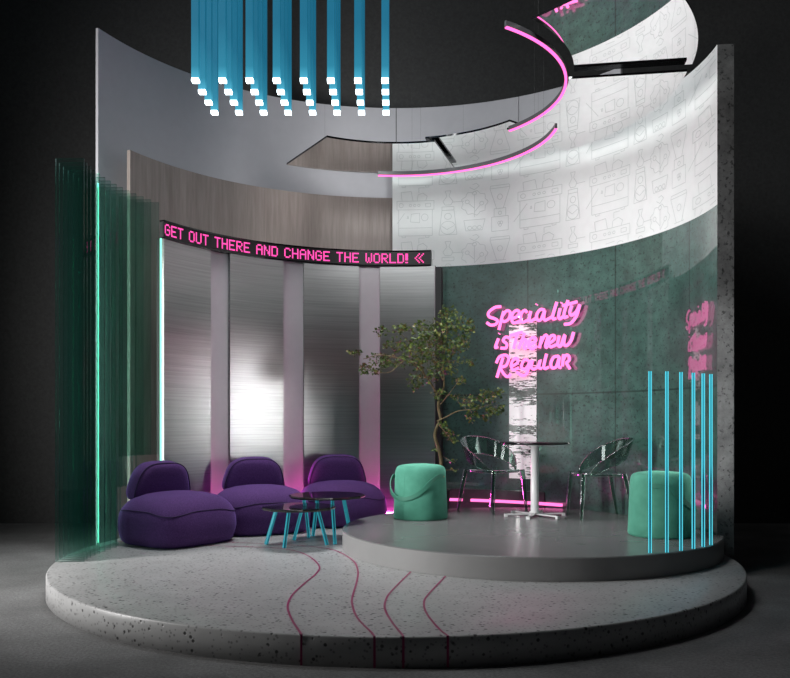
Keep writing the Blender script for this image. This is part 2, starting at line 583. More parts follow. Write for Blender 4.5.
# ------------------------------------------------------------------ stages
disc = empty('round_platform', (0, 0, 0)); tag(disc, 'large round speckled terrazzo platform standing on the carpet', 'platform')
mb = MB()
RD = 2.768
mb.lathe([(0, TZ), (RD - .4, TZ), (RD - .012, TZ), (RD - .004, TZ - .004), (RD, TZ - .012), (RD, .0), (0, .0)], 160)
mb.build('slab', M['terrazzo'], disc)
LN = [
    [(110, 541), (190, 545), (262, 547.5), (290, 550), (308, 556), (319, 566), (316, 574), (303.3, 584.5), (291.9, 595.8), (287.6, 607.2), (292, 620), (301.3, 634.6)],
    [(200, 541.5), (268, 544), (304, 546), (333, 550), (352, 560), (357.7, 570), (357, 580.7), (352.7, 595.8), (352.2, 604.7), (357.7, 618.6), (374.7, 635.9)],
    [(410.9, 571.8), (391.4, 591.3), (385.6, 601), (385, 609.8), (392, 622.4), (403.3, 636.2)],
    [(445.6, 576.4), (427.3, 595.8), (424, 604.7), (427.3, 614.8), (438.7, 628.8), (447.6, 635.8)]]
for k, L in enumerate(LN):
    pts = smooth_path([G(u, v, TZ) for u, v in L], 6)
    mb = MB(); lft = []; rgt = []
    e = pts[-1]; f_ = (RD + .002) / hypot(e.x, e.y); pts[-1] = Vector((e.x * f_, e.y * f_, TZ))
    for i, p in enumerate(pts):
        t = pts[min(i + 1, len(pts) - 1)] - pts[max(i - 1, 0)]; t.normalize()
        nrm = Vector((-t.y, t.x, 0)) * .0065
        lft.append(p + nrm + Vector((0, 0, .0025))); rgt.append(p - nrm + Vector((0, 0, .0025)))
    lft.append(Vector((lft[-1].x, lft[-1].y, 0.002))); rgt.append(Vector((rgt[-1].x, rgt[-1].y, 0.002)))
    mb.grid([lft, rgt], smooth=False)
    tag(mb.build('inlay_line', M['pinkline'], disc), 'wavy magenta inlay line')

X2, Y2, R2 = 1.168, .335, 1.65
out = []
for k in range(160):
    a = 2 * pi * k / 160
    x, y = X2 + R2 * cos(a), Y2 + R2 * sin(a); r = hypot(x, y)
    if y > -.21 and r > RW - .035: x, y = x / r * (RW - .035), y / r * (RW - .035)
    out.append((x, y))
mb = MB()
ins = [(X2 + (x - X2) * .995, Y2 + (y - Y2) * .995) for x, y in out]
mb.grid([[(x, y, TZ) for x, y in out], [(x, y, SZ - .008) for x, y in out]], closed=True, mi=1)
mb.grid([[(x, y, SZ - .008) for x, y in out], [(x, y, SZ) for x, y in ins]], closed=True)
mb.face([(x, y, SZ) for x, y in ins])
tag(mb.build('small_platform', [M['cement'], M['cementside']]), 'small raised smooth grey cement stage on the terrazzo platform', 'platform')

# ------------------------------------------------------------------ metal panels and LED banner
cols_m = [(163, 210.2), (229.5, 283), (303.5, 359), (380, 434.5)]
lab_m = ['brushed metal wall panel furthest left, with a soft pink reflection', 'brushed metal wall panel with a bright white highlight, second from left',
         'dark brushed metal wall panel behind the third sofa', 'dark brushed metal wall panel behind the tree, furthest right']
for i, (a, b) in enumerate(cols_m):
    mb = MB(); mb.arc(RP - .012, RP + .019, ang(b, RP), ang(a, RP), TZ, CZ + 1.795, 16)
    tag(mb.build('metal_panel' if not i else 'metal_panel.%03d' % i, M['brushed']), lab_m[i], 'wall panel', 'brushed metal panels under the LED banner')
# return at the right end of the panel wall, shadow beside it painted black
mb = MB(); mb.arc(RP + .02, RW - .002, aR - 1.6, aR - .02, TZ, CZ + 1.78, 3)
structure(mb.build('trim_1', M['blackmatte']), 'return at the end of the metal panel wall with its shadow painted black')

RB = 2.51
b0, b1 = ang(431.2, RB), ang(164, RB)
BZ0, BZ1 = CZ + 1.797, CZ + 1.960
ban = empty('led_banner', (RB * cos(R(110)), RB * sin(R(110)), BZ0)); tag(ban, 'long curved black LED sign reading GET OUT THERE AND CHANGE THE WORLD! in pink', 'sign')
off = -ban.location


def local(o): o.location = off; return o


mb = MB(); mb.arc(RB, RB + .055, b0, b1, BZ0, BZ1, 64); local(mb.build('display', M['blackmatte'], ban))
mb = MB()
mb.arc(RB - .006, RB + .057, b0, b1, BZ1 - .004, BZ1 + .010, 64); mb.arc(RB - .006, RB + .057, b0, b1, BZ0 - .010, BZ0 + .004, 64)
local(mb.build('frame', M['black'], ban))
FONT = {'G': '01110 10001 10000 10111 10001 10001 01110', 'E': '11111 10000 10000 11110 10000 10000 11111', 'T': '11111 00100 00100 00100 00100 00100 00100',
        'O': '01110 10001 10001 10001 10001 10001 01110', 'U': '10001 10001 10001 10001 10001 10001 01110', 'H': '10001 10001 10001 11111 10001 10001 10001',
        'R': '11110 10001 10001 11110 10100 10010 10001', 'A': '01110 10001 10001 11111 10001 10001 10001', 'N': '10001 11001 11001 10101 10011 10011 10001',
        'D': '11110 10001 10001 10001 10001 10001 11110', 'C': '01110 10001 10000 10000 10000 10001 01110', 'W': '10001 10001 10001 10101 10101 10101 01010',
        'L': '10000 10000 10000 10000 10000 10000 11111', '!': '11 11 11 11 11 00 11',
        '<': '0001001 0010010 0100100 1001000 0100100 0010010 0001001', ' ': '000 000 000 000 000 000 000'}
text = 'GET OUT THERE AND CHANGE THE WORLD! <'
colsn = []; starts = []
for ch in text:
    starts.append(len(colsn))
    rows = FONT[ch].split()
    for c in range(len(rows[0])):
        colsn.append([r[c] == '1' for r in rows])
    colsn.append([False] * 7)
colsn.pop()
t0, t1 = ang(164.6, RB), ang(424.0, RB)
dz = .113 / 7; zt = (BZ0 + BZ1) / 2 + .113 / 2
da = (t1 - t0) / len(colsn)
mb = MB()


def dot(m_, a, z, wa, hz, r):
    q = []
    for aa, zz in ((a - wa, z - hz), (a + wa, z - hz), (a + wa, z + hz), (a - wa, z + hz)):
        q.append((r * cos(R(aa)), r * sin(R(aa)), zz))
    m_.face(q)


wd_i = 0
for ci, ch in enumerate(text + ' '):
    if ch != ' ':
        for c in range(starts[ci], starts[ci] + len(FONT[ch].split()[0])):
            for j, on in enumerate(colsn[c]):
                if on: dot(mb, t0 + da * (c + .5), zt - dz * (j + .5), da * .47, dz * .47, RB - .003)
    elif mb.f:
        o = local(mb.build('led_word', M['led'], ban)); o['label'] = ['word GET', 'word OUT', 'word THERE', 'word AND', 'word CHANGE', 'word THE', 'word WORLD!', 'double arrow sign'][wd_i]
        wd_i += 1; mb = MB()

# ------------------------------------------------------------------ softbox reflection painted as a streaked strip on the green wall, pink strips
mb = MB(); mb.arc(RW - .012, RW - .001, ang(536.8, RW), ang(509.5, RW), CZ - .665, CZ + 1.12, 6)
tag(mb.build('streaked_reflection', M['streak']), 'painted softbox reflection, a narrow vertical white strip with black streaks behind the neon sign', 'wall panel')
for i, (ua, ub) in enumerate(((432, 462.3), (471, 562))):
    mb = MB(); mb.arc(RW - .075, RW - .035, ang(ub, RW - .05), ang(ua, RW - .05), CZ - .945, CZ - .915, 30)
    o = mb.build('light_strip', M['ledpink'])
    tag(o, ['short glowing pink strip at the green wall foot beside the tree trunk', 'long glowing pink strip at the green wall foot behind the table'][i], 'strip light', 'pink strip lights at the wall foot')
# hidden-from-front glow at the foot of the panel wall
mb = MB(); mb.arc(RP - .055, RP - .02, ang(434, RP), ang(215, RP), TZ + .002, TZ + .05, 30)
tag(mb.build('light_strip', M['footpink']), 'glowing pink strip on the platform behind the purple sofas', 'strip light', 'pink strip lights at the wall foot')

# ------------------------------------------------------------------ neon sign
NE = {
    'speciality': [
        [(150, 118), (105, 125), (62, 160), (65, 190), (105, 205), (125, 222), (110, 245), (75, 250), (48, 232)],
        [(170, 150), (155, 200), (135, 285)], [(160, 185), (190, 148), (215, 160), (205, 205), (175, 225), (153, 213)],
        [(225, 205), (262, 190), (280, 160), (262, 145), (235, 165), (225, 205), (240, 235), (285, 222)],
        [(335, 160), (320, 145), (297, 165), (290, 205), (305, 230), (345, 212)],
        [(362, 150), (352, 200), (362, 222), (392, 205), (404, 190)], [(403, 106), (406, 101)],
        [(460, 142), (430, 140), (405, 175), (410, 212), (435, 210), (462, 145), (455, 195), (465, 215), (492, 203), (518, 188)],
        [(548, 85), (520, 180), (522, 206), (542, 203)],
        [(572, 130), (560, 185), (570, 205), (592, 190)], [(580, 95), (583, 90)],
        [(628, 72), (600, 165), (602, 196), (626, 188)], [(590, 112), (692, 84)],
        [(655, 110), (640, 160), (655, 180), (690, 150), (712, 103)], [(712, 103), (690, 180), (650, 235), (603, 245)]],
    'is': [[(132, 345), (110, 408), (128, 406)], [(136, 314), (139, 309)],
           [(215, 345), (185, 335), (165, 360), (190, 385), (185, 413), (148, 415)]],
    'the': [[(213, 324), (302, 299)], [(265, 312), (240, 420)], [(318, 308), (275, 420)], [(284, 395), (312, 355), (330, 362), (315, 410), (332, 418)],
            [(350, 395), (395, 368), (395, 342), (370, 340), (350, 372), (350, 408), (375, 420), (406, 400)]],
    'new': [[(442, 330), (424, 415)], [(432, 385), (462, 325), (482, 337), (467, 398), (481, 412)],
            [(490, 385), (530, 352), (530, 326), (505, 330), (488, 370), (502, 405), (545, 390)],
            [(565, 325), (555, 383), (575, 400), (605, 320), (598, 383), (620, 395), (650, 360), (668, 300)]],
    'regular': [[(165, 480), (120, 625)], [(115, 522), (140, 476), (185, 465), (205, 492), (185, 540), (148, 555), (175, 605), (200, 618), (220, 600)],
                [(225, 545), (265, 522), (270, 495), (245, 490), (222, 530), (235, 570), (277, 555)],
                [(345, 502), (315, 500), (295, 545), (315, 565), (340, 545), (357, 500), (337, 590), (300, 610), (262, 585)],
                [(375, 500), (365, 550), (385, 565), (413, 545), (430, 500), (420, 550), (440, 560)],
                [(475, 455), (455, 540), (465, 560), (490, 550)],
                [(560, 472), (525, 480), (505, 525), (515, 555), (545, 545), (568, 475), (560, 540), (577, 555)],
                [(596, 458), (588, 545)], [(590, 505), (610, 468), (632, 470), (636, 500), (618, 522), (642, 562)]]}
RN = RW - .06
ns = empty('neon_sign', (RN * cos(R(52)), RN * sin(R(52)), CZ + .9))
tag(ns, 'glowing pink script neon sign reading Speciality is the new Regular on the green wall', 'sign')


def onN(x, y):
    u = 480 + x / 7.136; v = 290 + y / 7.136
    a = R(ang(u, RN)); yy = RN * sin(a)
    return Vector((RN * cos(a), yy, CZ + (V0 - v) * (yy + DC) / F))


for wname, strokes in NE.items():
    mb = MB()
    for s_ in strokes:
        p3 = smooth_path([onN(*q) for q in s_], 5)
        mb.tube(p3, .0175, 8)
    o = mb.build('neon_word', M['neon'], ns); o.location = -ns.location
    o['label'] = 'word %s' % {'speciality': 'Speciality', 'regular': 'Regular'}.get(wname, wname)
for q in ((105, 200), (410, 190), (600, 160), (165, 400), (440, 400), (650, 360), (130, 590), (460, 540), (575, 540)):
    p = onN(*q); rr = hypot(p.x, p.y)
    mb = MB(); mb.tube([p, Vector((p.x / rr * (RW - .001), p.y / rr * (RW - .001), p.z))], .005, 6)
    o = mb.build('standoff', M['dark'], ns); o.location = -ns.location

# ------------------------------------------------------------------ overhead mirror ring
MZL, MZH = CZ + 2.83, CZ + 2.888
segs = [('A', 73.5, 120.5, MZL, 'wood-reflecting mirror segment of the overhead ring above the metal panels'),
        ('B', 39.5, 78, MZH, 'mirror segment of the overhead ring above the tree, second from left'),
        ('C', -9, 42, MZL, 'wide mirror segment of the overhead ring above the white printed wall'),
        ('D', -49, -9.0, MZH, 'mirror segment of the overhead ring nearest the camera, reflecting the green wall')]
for nm, a0, a1, z, lb in segs:
    am = R((a0 + a1) / 2)
    e = empty('mirror_segment', (1.9 * cos(am), 1.9 * sin(am), z)); tag(e, lb, 'mirror', 'overhead mirror ring segments')
    mb = MB(); ri, ro = dict(A=(1.37, 2.40), B=(1.42, 2.37), C=(1.45, 2.39), D=(1.49, 2.43))[nm]
    mb.arc(ri, ro, a0, a1, z, z + .02, 40, mi=0, mi_bot=1, mi_end=0)
    o = mb.build('mirror_plate', [M['black'], M['mirror']], e); o.location = -e.location
    for a in (a0 + (a1 - a0) * .2, a0 + (a1 - a0) * .8):
        mb = MB(); c = (2.2 * cos(R(a)), 2.2 * sin(R(a)))
        mb.tube([(*c, z + .019), (*c, CEIL)], .0007, 5)
        o = mb.build('cable', M['blackmatte'], e); o.location = -e.location

for i, (a0, a1, r, z, lb) in enumerate(((-57, 40, 1.425, CZ + 2.80, 'upper curved pink LED bar along the inner edge of the mirror ring'),
                                        (0, 98, 1.37, CZ + 2.50, 'lower curved pink LED bar hanging under the mirror ring'))):
    am = R((a0 + a1) / 2)
    e = empty('curved_light_bar', (r * cos(am), r * sin(am), z)); tag(e, lb, 'light', 'curved pink light bars')
    mb = MB(); mb.arc(r - .009, r + .009, a0, a1, z + .004, z + .046, 50); o = mb.build('profile', M['dark'], e); o.location = -e.location
    mb = MB(); mb.arc(r - .0105, r + .0105, a0 + .2, a1 - .2, z - .006, z + .0065, 50); o = mb.build('diffuser', M['ring'], e); o.location = -e.location
    for a in (a0 + (a1 - a0) * .15, a0 + (a1 - a0) * .85):
        mb = MB(); c = (r * cos(R(a)), r * sin(R(a)))
        mb.tube([(*c, z + .04), (*c, CEIL)], .0007, 5)
        o = mb.build('cable', M['blackmatte'], e); o.location = -e.location

# ------------------------------------------------------------------ hanging blue tubes (8 x 4)
d0 = 6.5; sx = .2137; sy = .2255; zt_ = CZ + .4113 * d0
wd = .056
proto = None
for c in range(8):
    for r_ in range(4):
        d = d0 + sy * r_
        x = (195.6 + 27.06 * c - U0) * d0 / F
        loc = Vector((x, d - DC, zt_))
        if proto is None:
            mb = MB(); mb.box((0, 0, (CEIL - zt_) / 2 + .012), (wd, wd, CEIL - zt_ - .024))
            proto = mb.build('hanging_light_tube', M['bluetube']); tb = proto
            mb = MB(); mb.box((0, 0, .006), (wd * .98, wd * .98, .024)); mb.build('glowing_tip', M['tip'], proto)
        else:
            tb = copy_tree(proto)
        tb.location = loc
        cn = ['leftmost column', 'second column from left', 'third column from left', 'fourth column from left', 'fourth column from right', 'third column from right', 'second column from right', 'rightmost column'][c]
        rn = ['highest tip in view', 'second highest tip', 'second lowest tip', 'lowest tip in view'][r_]
        tag(tb, 'blue hanging light tube in the %s, %s' % (cn, rn), 'hanging light', 'blue hanging light tubes')

# ------------------------------------------------------------------ blue rods on the small stage
rods = [(650, 553), (667, 552.6), (681.3, 550.8), (693.9, 548.8), (703.8, 546.8), (711.5, 545)]
rod0 = None
ht = CZ + .352 - SZ
for i, (u, v) in enumerate(rods):
    p = G(u + 2, v, SZ)
    k = 1 - .02 / hypot(p.x - X2, p.y - Y2)
    p = Vector((X2 + (p.x - X2) * k, Y2 + (p.y - Y2) * k, SZ))
    if rod0 is None:
        rod0 = empty('light_rod', p); rod = rod0
        mb = MB(); mb.box((0, 0, ht / 2), (.016, .016, ht)); mb.build('core', M['rodcore'], rod0)
        mb = MB()
        for a in (-1, 1):
            for b in (-1, 1): mb.box((a * .009, b * .009, ht / 2), (.0055, .0055, ht + .002))
        mb.build('glowing_edge', M['rodedge'], rod0)
    else:
        rod = copy_tree(rod0); rod.location = p
    rod.rotation_euler.z = R(-16)
    tag(rod, 'upright blue light rod on the small stage rim, %s from left' % ORD[i], 'light rod', 'blue light rods in front of the mint pouf')

# ------------------------------------------------------------------ glass fins
W_, H_, T_ = .225, CZ + 2.083 - TZ, .008


def fin(n1=1, n2=1):
    """glass sheet; the last ones are cut back low down where the sofa stands"""
    mb = MB()
    za, zb = .52, .80
    prof = [(0, 0), (W_ * n1, 0), (W_ * n1, za), (W_ * n2, za), (W_ * n2, zb), (W_, zb), (W_, H_), (0, H_)] if n1 < 1 else [(0, 0), (W_, 0), (W_, H_), (0, H_)]
    quads = [prof] if n1 == 1 else [[(0, 0), (W_ * n1, 0), (W_ * n1, za), (0, za)], [(0, za), (W_ * n2, za), (W_ * n2, zb), (0, zb)], [(0, zb), (W_, zb), (W_, H_), (0, H_)]]
    for q in quads:
        mb.face([(x, -T_, z) for x, z in q]); mb.face([(x, T_, z) for x, z in q[::-1]])
    for (x0, z0), (x1, z1) in zip(prof, prof[1:] + prof[:1]):
        if (x0, z0) != (x1, z1): mb.face([(x0, T_, z0), (x1, T_, z1), (x1, -T_, z1), (x0, -T_, z0)], mi=1)
    return mb.build('glass_fin', [M['glass'], M['glassedge']])


gl0 = None
for i in range(14):
    d = 6.56 + .1015 * i
    y = d - DC
    xl = -sqrt((RD - .004) ** 2 - y * y) + .135 * (i / 13) ** 1.5
    if i < 8:
        if gl0 is None: gl0 = fin(); g_ = gl0
        else: g_ = gl0.copy(); col.objects.link(g_)
    else:
        edge = -2.065 - sqrt(max(0, .52 ** 2 - (y - .60) ** 2))
        g_ = fin(min(.9, max(.06, (edge - xl) / W_)), min(1, max(.06, (-2.495 - xl) / W_)))
    g_.location = (xl + .004, y, TZ)
    tag(g_, 'tall green glass fin on the platform rim, %s' % ('nearest the camera' if i == 0 else ('last of the row, beside the metal panels' if i == 13 else '%s in the row from the camera' % ORD[i])), 'glass panel', 'green glass fins')
# two bright mint lines
p = G(98.5, 543, TZ)
mb = MB(); mb.tube([(0, 0, 0), (0, 0, CZ + 2.18 - TZ)], .009, 8)
o = mb.build('light_line', M['mintstrong']); o.location = (p.x - .012, p.y + .02, TZ); tag(o, 'thin mint light line among the glass fins at the platform rim', 'strip light', 'mint light lines')
a = R(ang(161.3, RP - .02) + .15)
mb = MB(); mb.tube([(0, 0, 0), (0, 0, CZ + 1.78 - TZ)], .010, 8)
o = mb.build('light_line', M['mintglow']); o.location = ((RP - .02) * cos(a), (RP - .02) * sin(a), TZ); tag(o, 'thin mint light line on the left edge of the metal panel wall', 'strip light', 'mint light lines')


# ------------------------------------------------------------------ sofas
def supere(a, ex):
    c, s_ = cos(a), sin(a)
    return (abs(c) ** (2 / ex) * (1 if c >= 0 else -1), abs(s_) ** (2 / ex) * (1 if s_ >= 0 else -1))


def make_sofa():
    root = empty('lounge_sofa', (0, 0, 0))
    prof = [(0, .80, 4), (.006, .87, 4), (.03, .93, 3.8), (.08, .975, 3.6), (.15, 1, 3.7), (.22, .992, 3.7), (.285, .97, 3.6), (.335, .925, 3.4), (.38, .855, 3.2), (.42, .74, 3.0), (.447, .57, 2.7), (.462, .36, 2.4), (.468, .1, 2), (.469, 0, 2)]
    n = 64; A, B = .465, .45
    mb = MB(); rows = []
    for z, s_, ex in prof:
        rows.append([(A * s_ * supere(2 * pi * k / n, ex)[0], B * s_ * supere(2 * pi * k / n, ex)[1], z) for k in range(n)])
    mb.grid(rows, closed=True)
    o = mb.build('seat', M['fabric'], root)
    mb = MB(); ring = []
    for k in range(n):
        a = 2 * pi * k / n
        fy = max(0, -sin(a))
        corner = max(0, abs(sin(2 * a)) - .3) * (1 if sin(a) < 0 else .3)
        z = .318 - .05 * corner
        for (za, sa, ea), (zb, sb, eb) in zip(prof, prof[1:]):
            if za <= z <= zb:
                t = (z - za) / (zb - za); s_ = sa + (sb - sa) * t; ex = ea + (eb - ea) * t; break
        x, y = supere(a, ex); ring.append((A * s_ * x * 1.002, B * s_ * y * 1.002, z))
    mb.tube(ring + [ring[0]], .005, 6, cap=False)
    mb.build('piping', M['piping'], o)
    # backrest
    mb = MB(); rows = []
    lay = [(-.105, 0), (-.105, .5), (-.103, .72), (-.094, .86), (-.075, .95), (-.04, 1), (.035, 1), (.07, .955), (.088, .87), (.097, .72), (.1, .5), (.1, 0)]
    n2 = 48
    tilt = Matrix.Rotation(R(8), 3, 'X')

    def bp(a, y, s_):
        x, z = supere(a, 3.4)
        if z < 0: x, z = supere(a, 4.6)
        wz = .345 * (1 - .30 * (z * .5 + .5) ** 1.3)
        q = Vector((x * wz * s_, y, z * .188 * s_))
        return tilt @ q + Vector((0, .27, .552))
    for y, s_ in lay: rows.append([bp(2 * pi * k / n2, -y, s_) for k in range(n2)])
    mb.grid(rows, closed=True)
    o = mb.build('backrest', M['fabric'], root)
    mb = MB(); ring = [bp(2 * pi * k / n2, -.070, .972) for k in range(n2)]
    mb.tube(ring + [ring[0]], .005, 6, cap=False); mb.build('piping', M['piping'], o)
    return root


sofas = [(-2.035, .60, (.80, -.60), 'purple fabric lounge sofa at the left, beside the green glass fins'),
         (-1.39, 1.36, (.42, -.91), 'purple fabric lounge sofa in the middle, behind the small coffee table'),
         (-.60, 1.94, (.24, -.97), 'purple fabric lounge sofa at the right, beside the small raised stage')]
s0 = make_sofa()
for i, (x, y, dr, lb) in enumerate(sofas):
    s_ = s0 if i == 0 else copy_tree(s0)
    s_.location = (x, y, TZ); s_.rotation_euler.z = atan2(dr[1], dr[0]) + pi / 2
    tag(s_, lb, 'sofa', 'purple lounge sofas')


# ------------------------------------------------------------------ coffee tables
def coffee(x, y, h, rad, feet, lb):
    root = empty('coffee_table', (x, y, TZ)); tag(root, lb, 'table', 'black nesting coffee tables')
    mb = MB(); mb.lathe([(0, h), (rad - .014, h), (rad, h - .010), (rad - .012, h - .024), (rad - .05, h - .026), (0, h - .026)], 14)
    for i in range(len(mb.sm)): mb.sm[i] = False
    mb.build('table_top', M['black'], root)
    for fx, fy in feet:
        f = Vector((fx, fy, 0)); t = Vector((fx * .66, fy * .66, h - .025))
        ax = (t - f).normalized()
        mb = MB(); rot = ax.to_track_quat('Z', 'Y').to_matrix()
        mb.box((f + t) / 2, (.022, .022, (t - f).length), rot)
        l = mb.build('leg', M['legcore'], root)
        mb = MB()
        for a in (-1, 1):
            for b in (-1, 1): mb.box((f + t) / 2 + rot @ Vector((a * .0105, b * .0105, 0)), (.0045, .0045, (t - f).length - .002), rot)
        mb.build('leg_edge', M['blueleg'], l)


def feet_at(x, y, uvs):
    r = []
    for u, v in uvs:
        g_ = G(u, v, TZ); r.append((g_.x - x, g_.y - y))
    return r


xb, yb = -.651, 7.72 - DC
coffee(xb, yb, .431, .362, feet_at(xb, yb, [(294, 540), (313, 536), (335, 544.5), (351, 536.5)]), 'taller round black coffee table with blue legs beside the raised stage')
xs, ys = -.871, 7.32 - DC
coffee(xs, ys, .365, .335, feet_at(xs, ys, [(266, 544.3), (284.2, 548), (327, 544.8), (309, 537.5)]), 'lower round black coffee table with blue legs in front of the sofas')


# ------------------------------------------------------------------ poufs
def make_pouf(strap, seam, lb, loc):
    root = empty('pouf', loc); tag(root, lb, 'pouf', 'mint velvet poufs')
    H = .53
    def rad(z): return .266 - .022 * z / H
    prof = [(0, 0), (.245, 0), (.260, .006), (.265, .02)] + [(rad(z), z) for z in (.1, .2, .3, .4, .455)] + [(.241, .480), (.233, .498), (.218, .511), (.19, .520), (.12, .529), (0, .533)]
    mb = MB(); mb.lathe(prof, 64); b = mb.build('body', M['velvet'], root)

    def at(phi, z, dr): a = R(phi - 90); return Vector(((rad(z) + dr) * cos(a), (rad(z) + dr) * sin(a), z))
    mb = MB(); mb.tube([at(seam, z, .0005) for z in (.01, .2, .45)], .002, 5); mb.build('seam', M['velvet'], b)
    pts = smooth_path([Vector(q) for q in strap], 6)
    mb = MB(); top = []; bot = []; top2 = []; bot2 = []
    P3 = [at(p.x, p.y, p.z) for p in pts]
    for i, p in enumerate(P3):
        t = (P3[min(i + 1, len(P3) - 1)] - P3[max(i - 1, 0)]).normalized()
        nr = Vector((p.x, p.y, 0)).normalized(); sd = t.cross(nr).normalized() * .019
        top.append(p + sd); bot.append(p - sd); top2.append(p + sd + nr * .010); bot2.append(p - sd + nr * .010)
    mb.grid([top, top2, bot2, bot, top], smooth=False)
    mb.build('strap', M['strap'], root)
    mb = MB(); q = P3[0]; nr = Vector((q.x, q.y, 0)).normalized()
    mb.tube([q, q + nr * .012], .007, 10); mb.build('stud', M['brass'], root)


make_pouf([(58, .415, .002), (40, .42, .004), (20, .37, .006), (0, .28, .007), (-20, .225, .008), (-42, .205, .012), (-62, .225, .024), (-80, .28, .036), (-92, .345, .038), (-104, .40, .025), (-120, .415, .002)], -40,
          'mint green velvet pouf with strap handle on the stage, in front of the tree', ((420.5 - U0) * 8.06 / F, 8.06 - DC, SZ))
make_pouf([(-34, .425, .002), (-18, .43, .004), (0, .40, .006), (18, .335, .007), (38, .265, .008), (60, .225, .012), (85, .23, .02), (110, .30, .03), (128, .39, .02), (140, .42, .002)], 30,
          'mint green velvet pouf with strap handle behind the blue light rods', ((660.5 - U0) * 6.87 / F, 6.87 - DC, SZ))

# ------------------------------------------------------------------ bistro table
tx_, ty_ = 1.383, 8.23 - DC
root = empty('bistro_table', (tx_, ty_, SZ)); tag(root, 'round black bistro table on a white pedestal between two clear chairs', 'table')
H = .742
mb = MB(); mb.lathe([(0, H), (.345, H), (.355, H - .006), (.352, H - .018), (.33, H - .024), (0, H - .024)], 56); mb.build('table_top', M['black'], root)
mb = MB(); mb.lathe([(.0, .03), (.055, .03), (.055, .042), (.041, .05), (.041, H - .05), (.09, H - .03), (.09, H - .024), (0, H - .024)], 32); mb.build('pedestal', M['whitemetal'], root)
for k in range(6):
    a = R(8 + 60 * k)
    mb = MB(); rot = Matrix.Rotation(a, 3, 'Z')
    mb.box(rot @ Vector((.165, 0, .022)), (.29, .032, .012), rot); mb.box(rot @ Vector((.297, 0, .014)), (.028, .036, .028), rot)
    mb.build('foot', M['whitemetal'], root)


# ------------------------------------------------------------------ clear chairs
def make_chair():
    root = empty('armchair', (0, 0, 0))          # faces -Y
    # seat: rounded square plate with a down-turned rim
    mb = MB(); n = 40; rows = []
    for s_, z in ((.0, .425), (.5, .424), (.85, .436), (.97, .444), (1.0, .438), (1.0, .418), (.95, .412), (.0, .408)):
        rows.append([(.235 * s_ * supere(2 * pi * k / n, 3.2)[0], .235 * s_ * supere(2 * pi * k / n, 3.2)[1], z) for k in range(n)])
    mb.grid(rows, closed=True); mb.build('seat', M['chairglass'], root)
    # rim edge catches the light
    # legs
    for sx_ in (-1, 1):
        for sy_, sp in ((-1, .03), (1, .085)):
            mb = MB()
            top = Vector((sx_ * .215, sy_ * .20, .44)); bot = Vector((sx_ * (.215 + .035), sy_ * (.20 + sp), 0))
            mid = top.lerp(bot, .4) + Vector((sx_ * .006, 0, 0))
            mb.tube(smooth_path([top, mid, bot], 4), [.026] * 3 + [.024] * 3 + [.020, .018, .015], 10)
            mb.build('leg', M['chairleg'], root)
    # wrap-around back and arms: a crescent band
    mb = MB(); n = 48; top = []; bot = []; topo = []; boto = []
    for k in range(n + 1):
        t = -1 + 2 * k / n
        a = t * R(128)
        q = max(0., cos(a / 1.42)) ** 1.0
        x = .255 * sin(a) * (1 + .12 * q); y = .24 * cos(a) + .02
        if abs(t) > .78: x *= 1 - (abs(t) - .78) * .12
        y = y if y > -.21 else -.21
        lean = .085 * q
        zt_c = .44 + .345 * q ** .85; zb_c = .43 + .165 * q ** 1.3
        dirv = Vector((x, y, 0)).normalized()
        pt = Vector((x, y, zt_c)) + dirv * lean; pb = Vector((x, y, zb_c)) + dirv * lean * .15
        top.append(pt); bot.append(pb); topo.append(pt + dirv * .010); boto.append(pb + dirv * .010)
    mb.grid([bot, top], uv=None); mb.grid([top, topo], smooth=False); mb.grid([topo, boto]); mb.grid([boto, bot], smooth=False)
    o = mb.build('backrest', M['chairglass'], root)
    mb = MB(); mb.tube(top, .0055, 6); mb.tube(bot, .0045, 6)
    mb.build('rim', M['chairglass'], o)
    return root


ch = make_chair()
ch.location = ((494 - U0) * 8.68 / F, 8.68 - DC, SZ); ch.rotation_euler.z = atan2(-.77, .64) + pi / 2
tag(ch, 'clear smoky plastic armchair left of the bistro table', 'chair', 'clear plastic armchairs')
c2 = copy_tree(ch)
c2.location = ((597 - U0) * 8.12 / F, 8.12 - DC, SZ); c2.rotation_euler.z = atan2(-.06, -1) + pi / 2
tag(c2, 'clear smoky plastic armchair right of the bistro table', 'chair', 'clear plastic armchairs')

# ------------------------------------------------------------------ tree
TD = 8.62
base = P(438, 505, TD); base.z = SZ
tree = empty('potted_tree', base); tag(tree, 'slender small-leaved tree with a twisting trunk behind the mint pouf', 'tree')
lb_ = -base
mb = MB(); mb.lathe([(0, 0), (.11, 0), (.13, .22), (.135, .235), (.12, .235), (.115, .20), (0, .20)], 28); mb.build('pot', M['blackmatte'], tree)
mb = MB()


def B(pts, r0, r1, dd=None):
    q = []
    for i, p in enumerate(pts):
        u, v = p[:2]; d = p[2] if len(p) > 2 else TD
        q.append(P(u, v, d) - base)
    q = smooth_path(q, 4); n = len(q)
    mb.tube(q, [r0 + (r1 - r0) * i / (n - 1) for i in range(n)], 7)
    return q


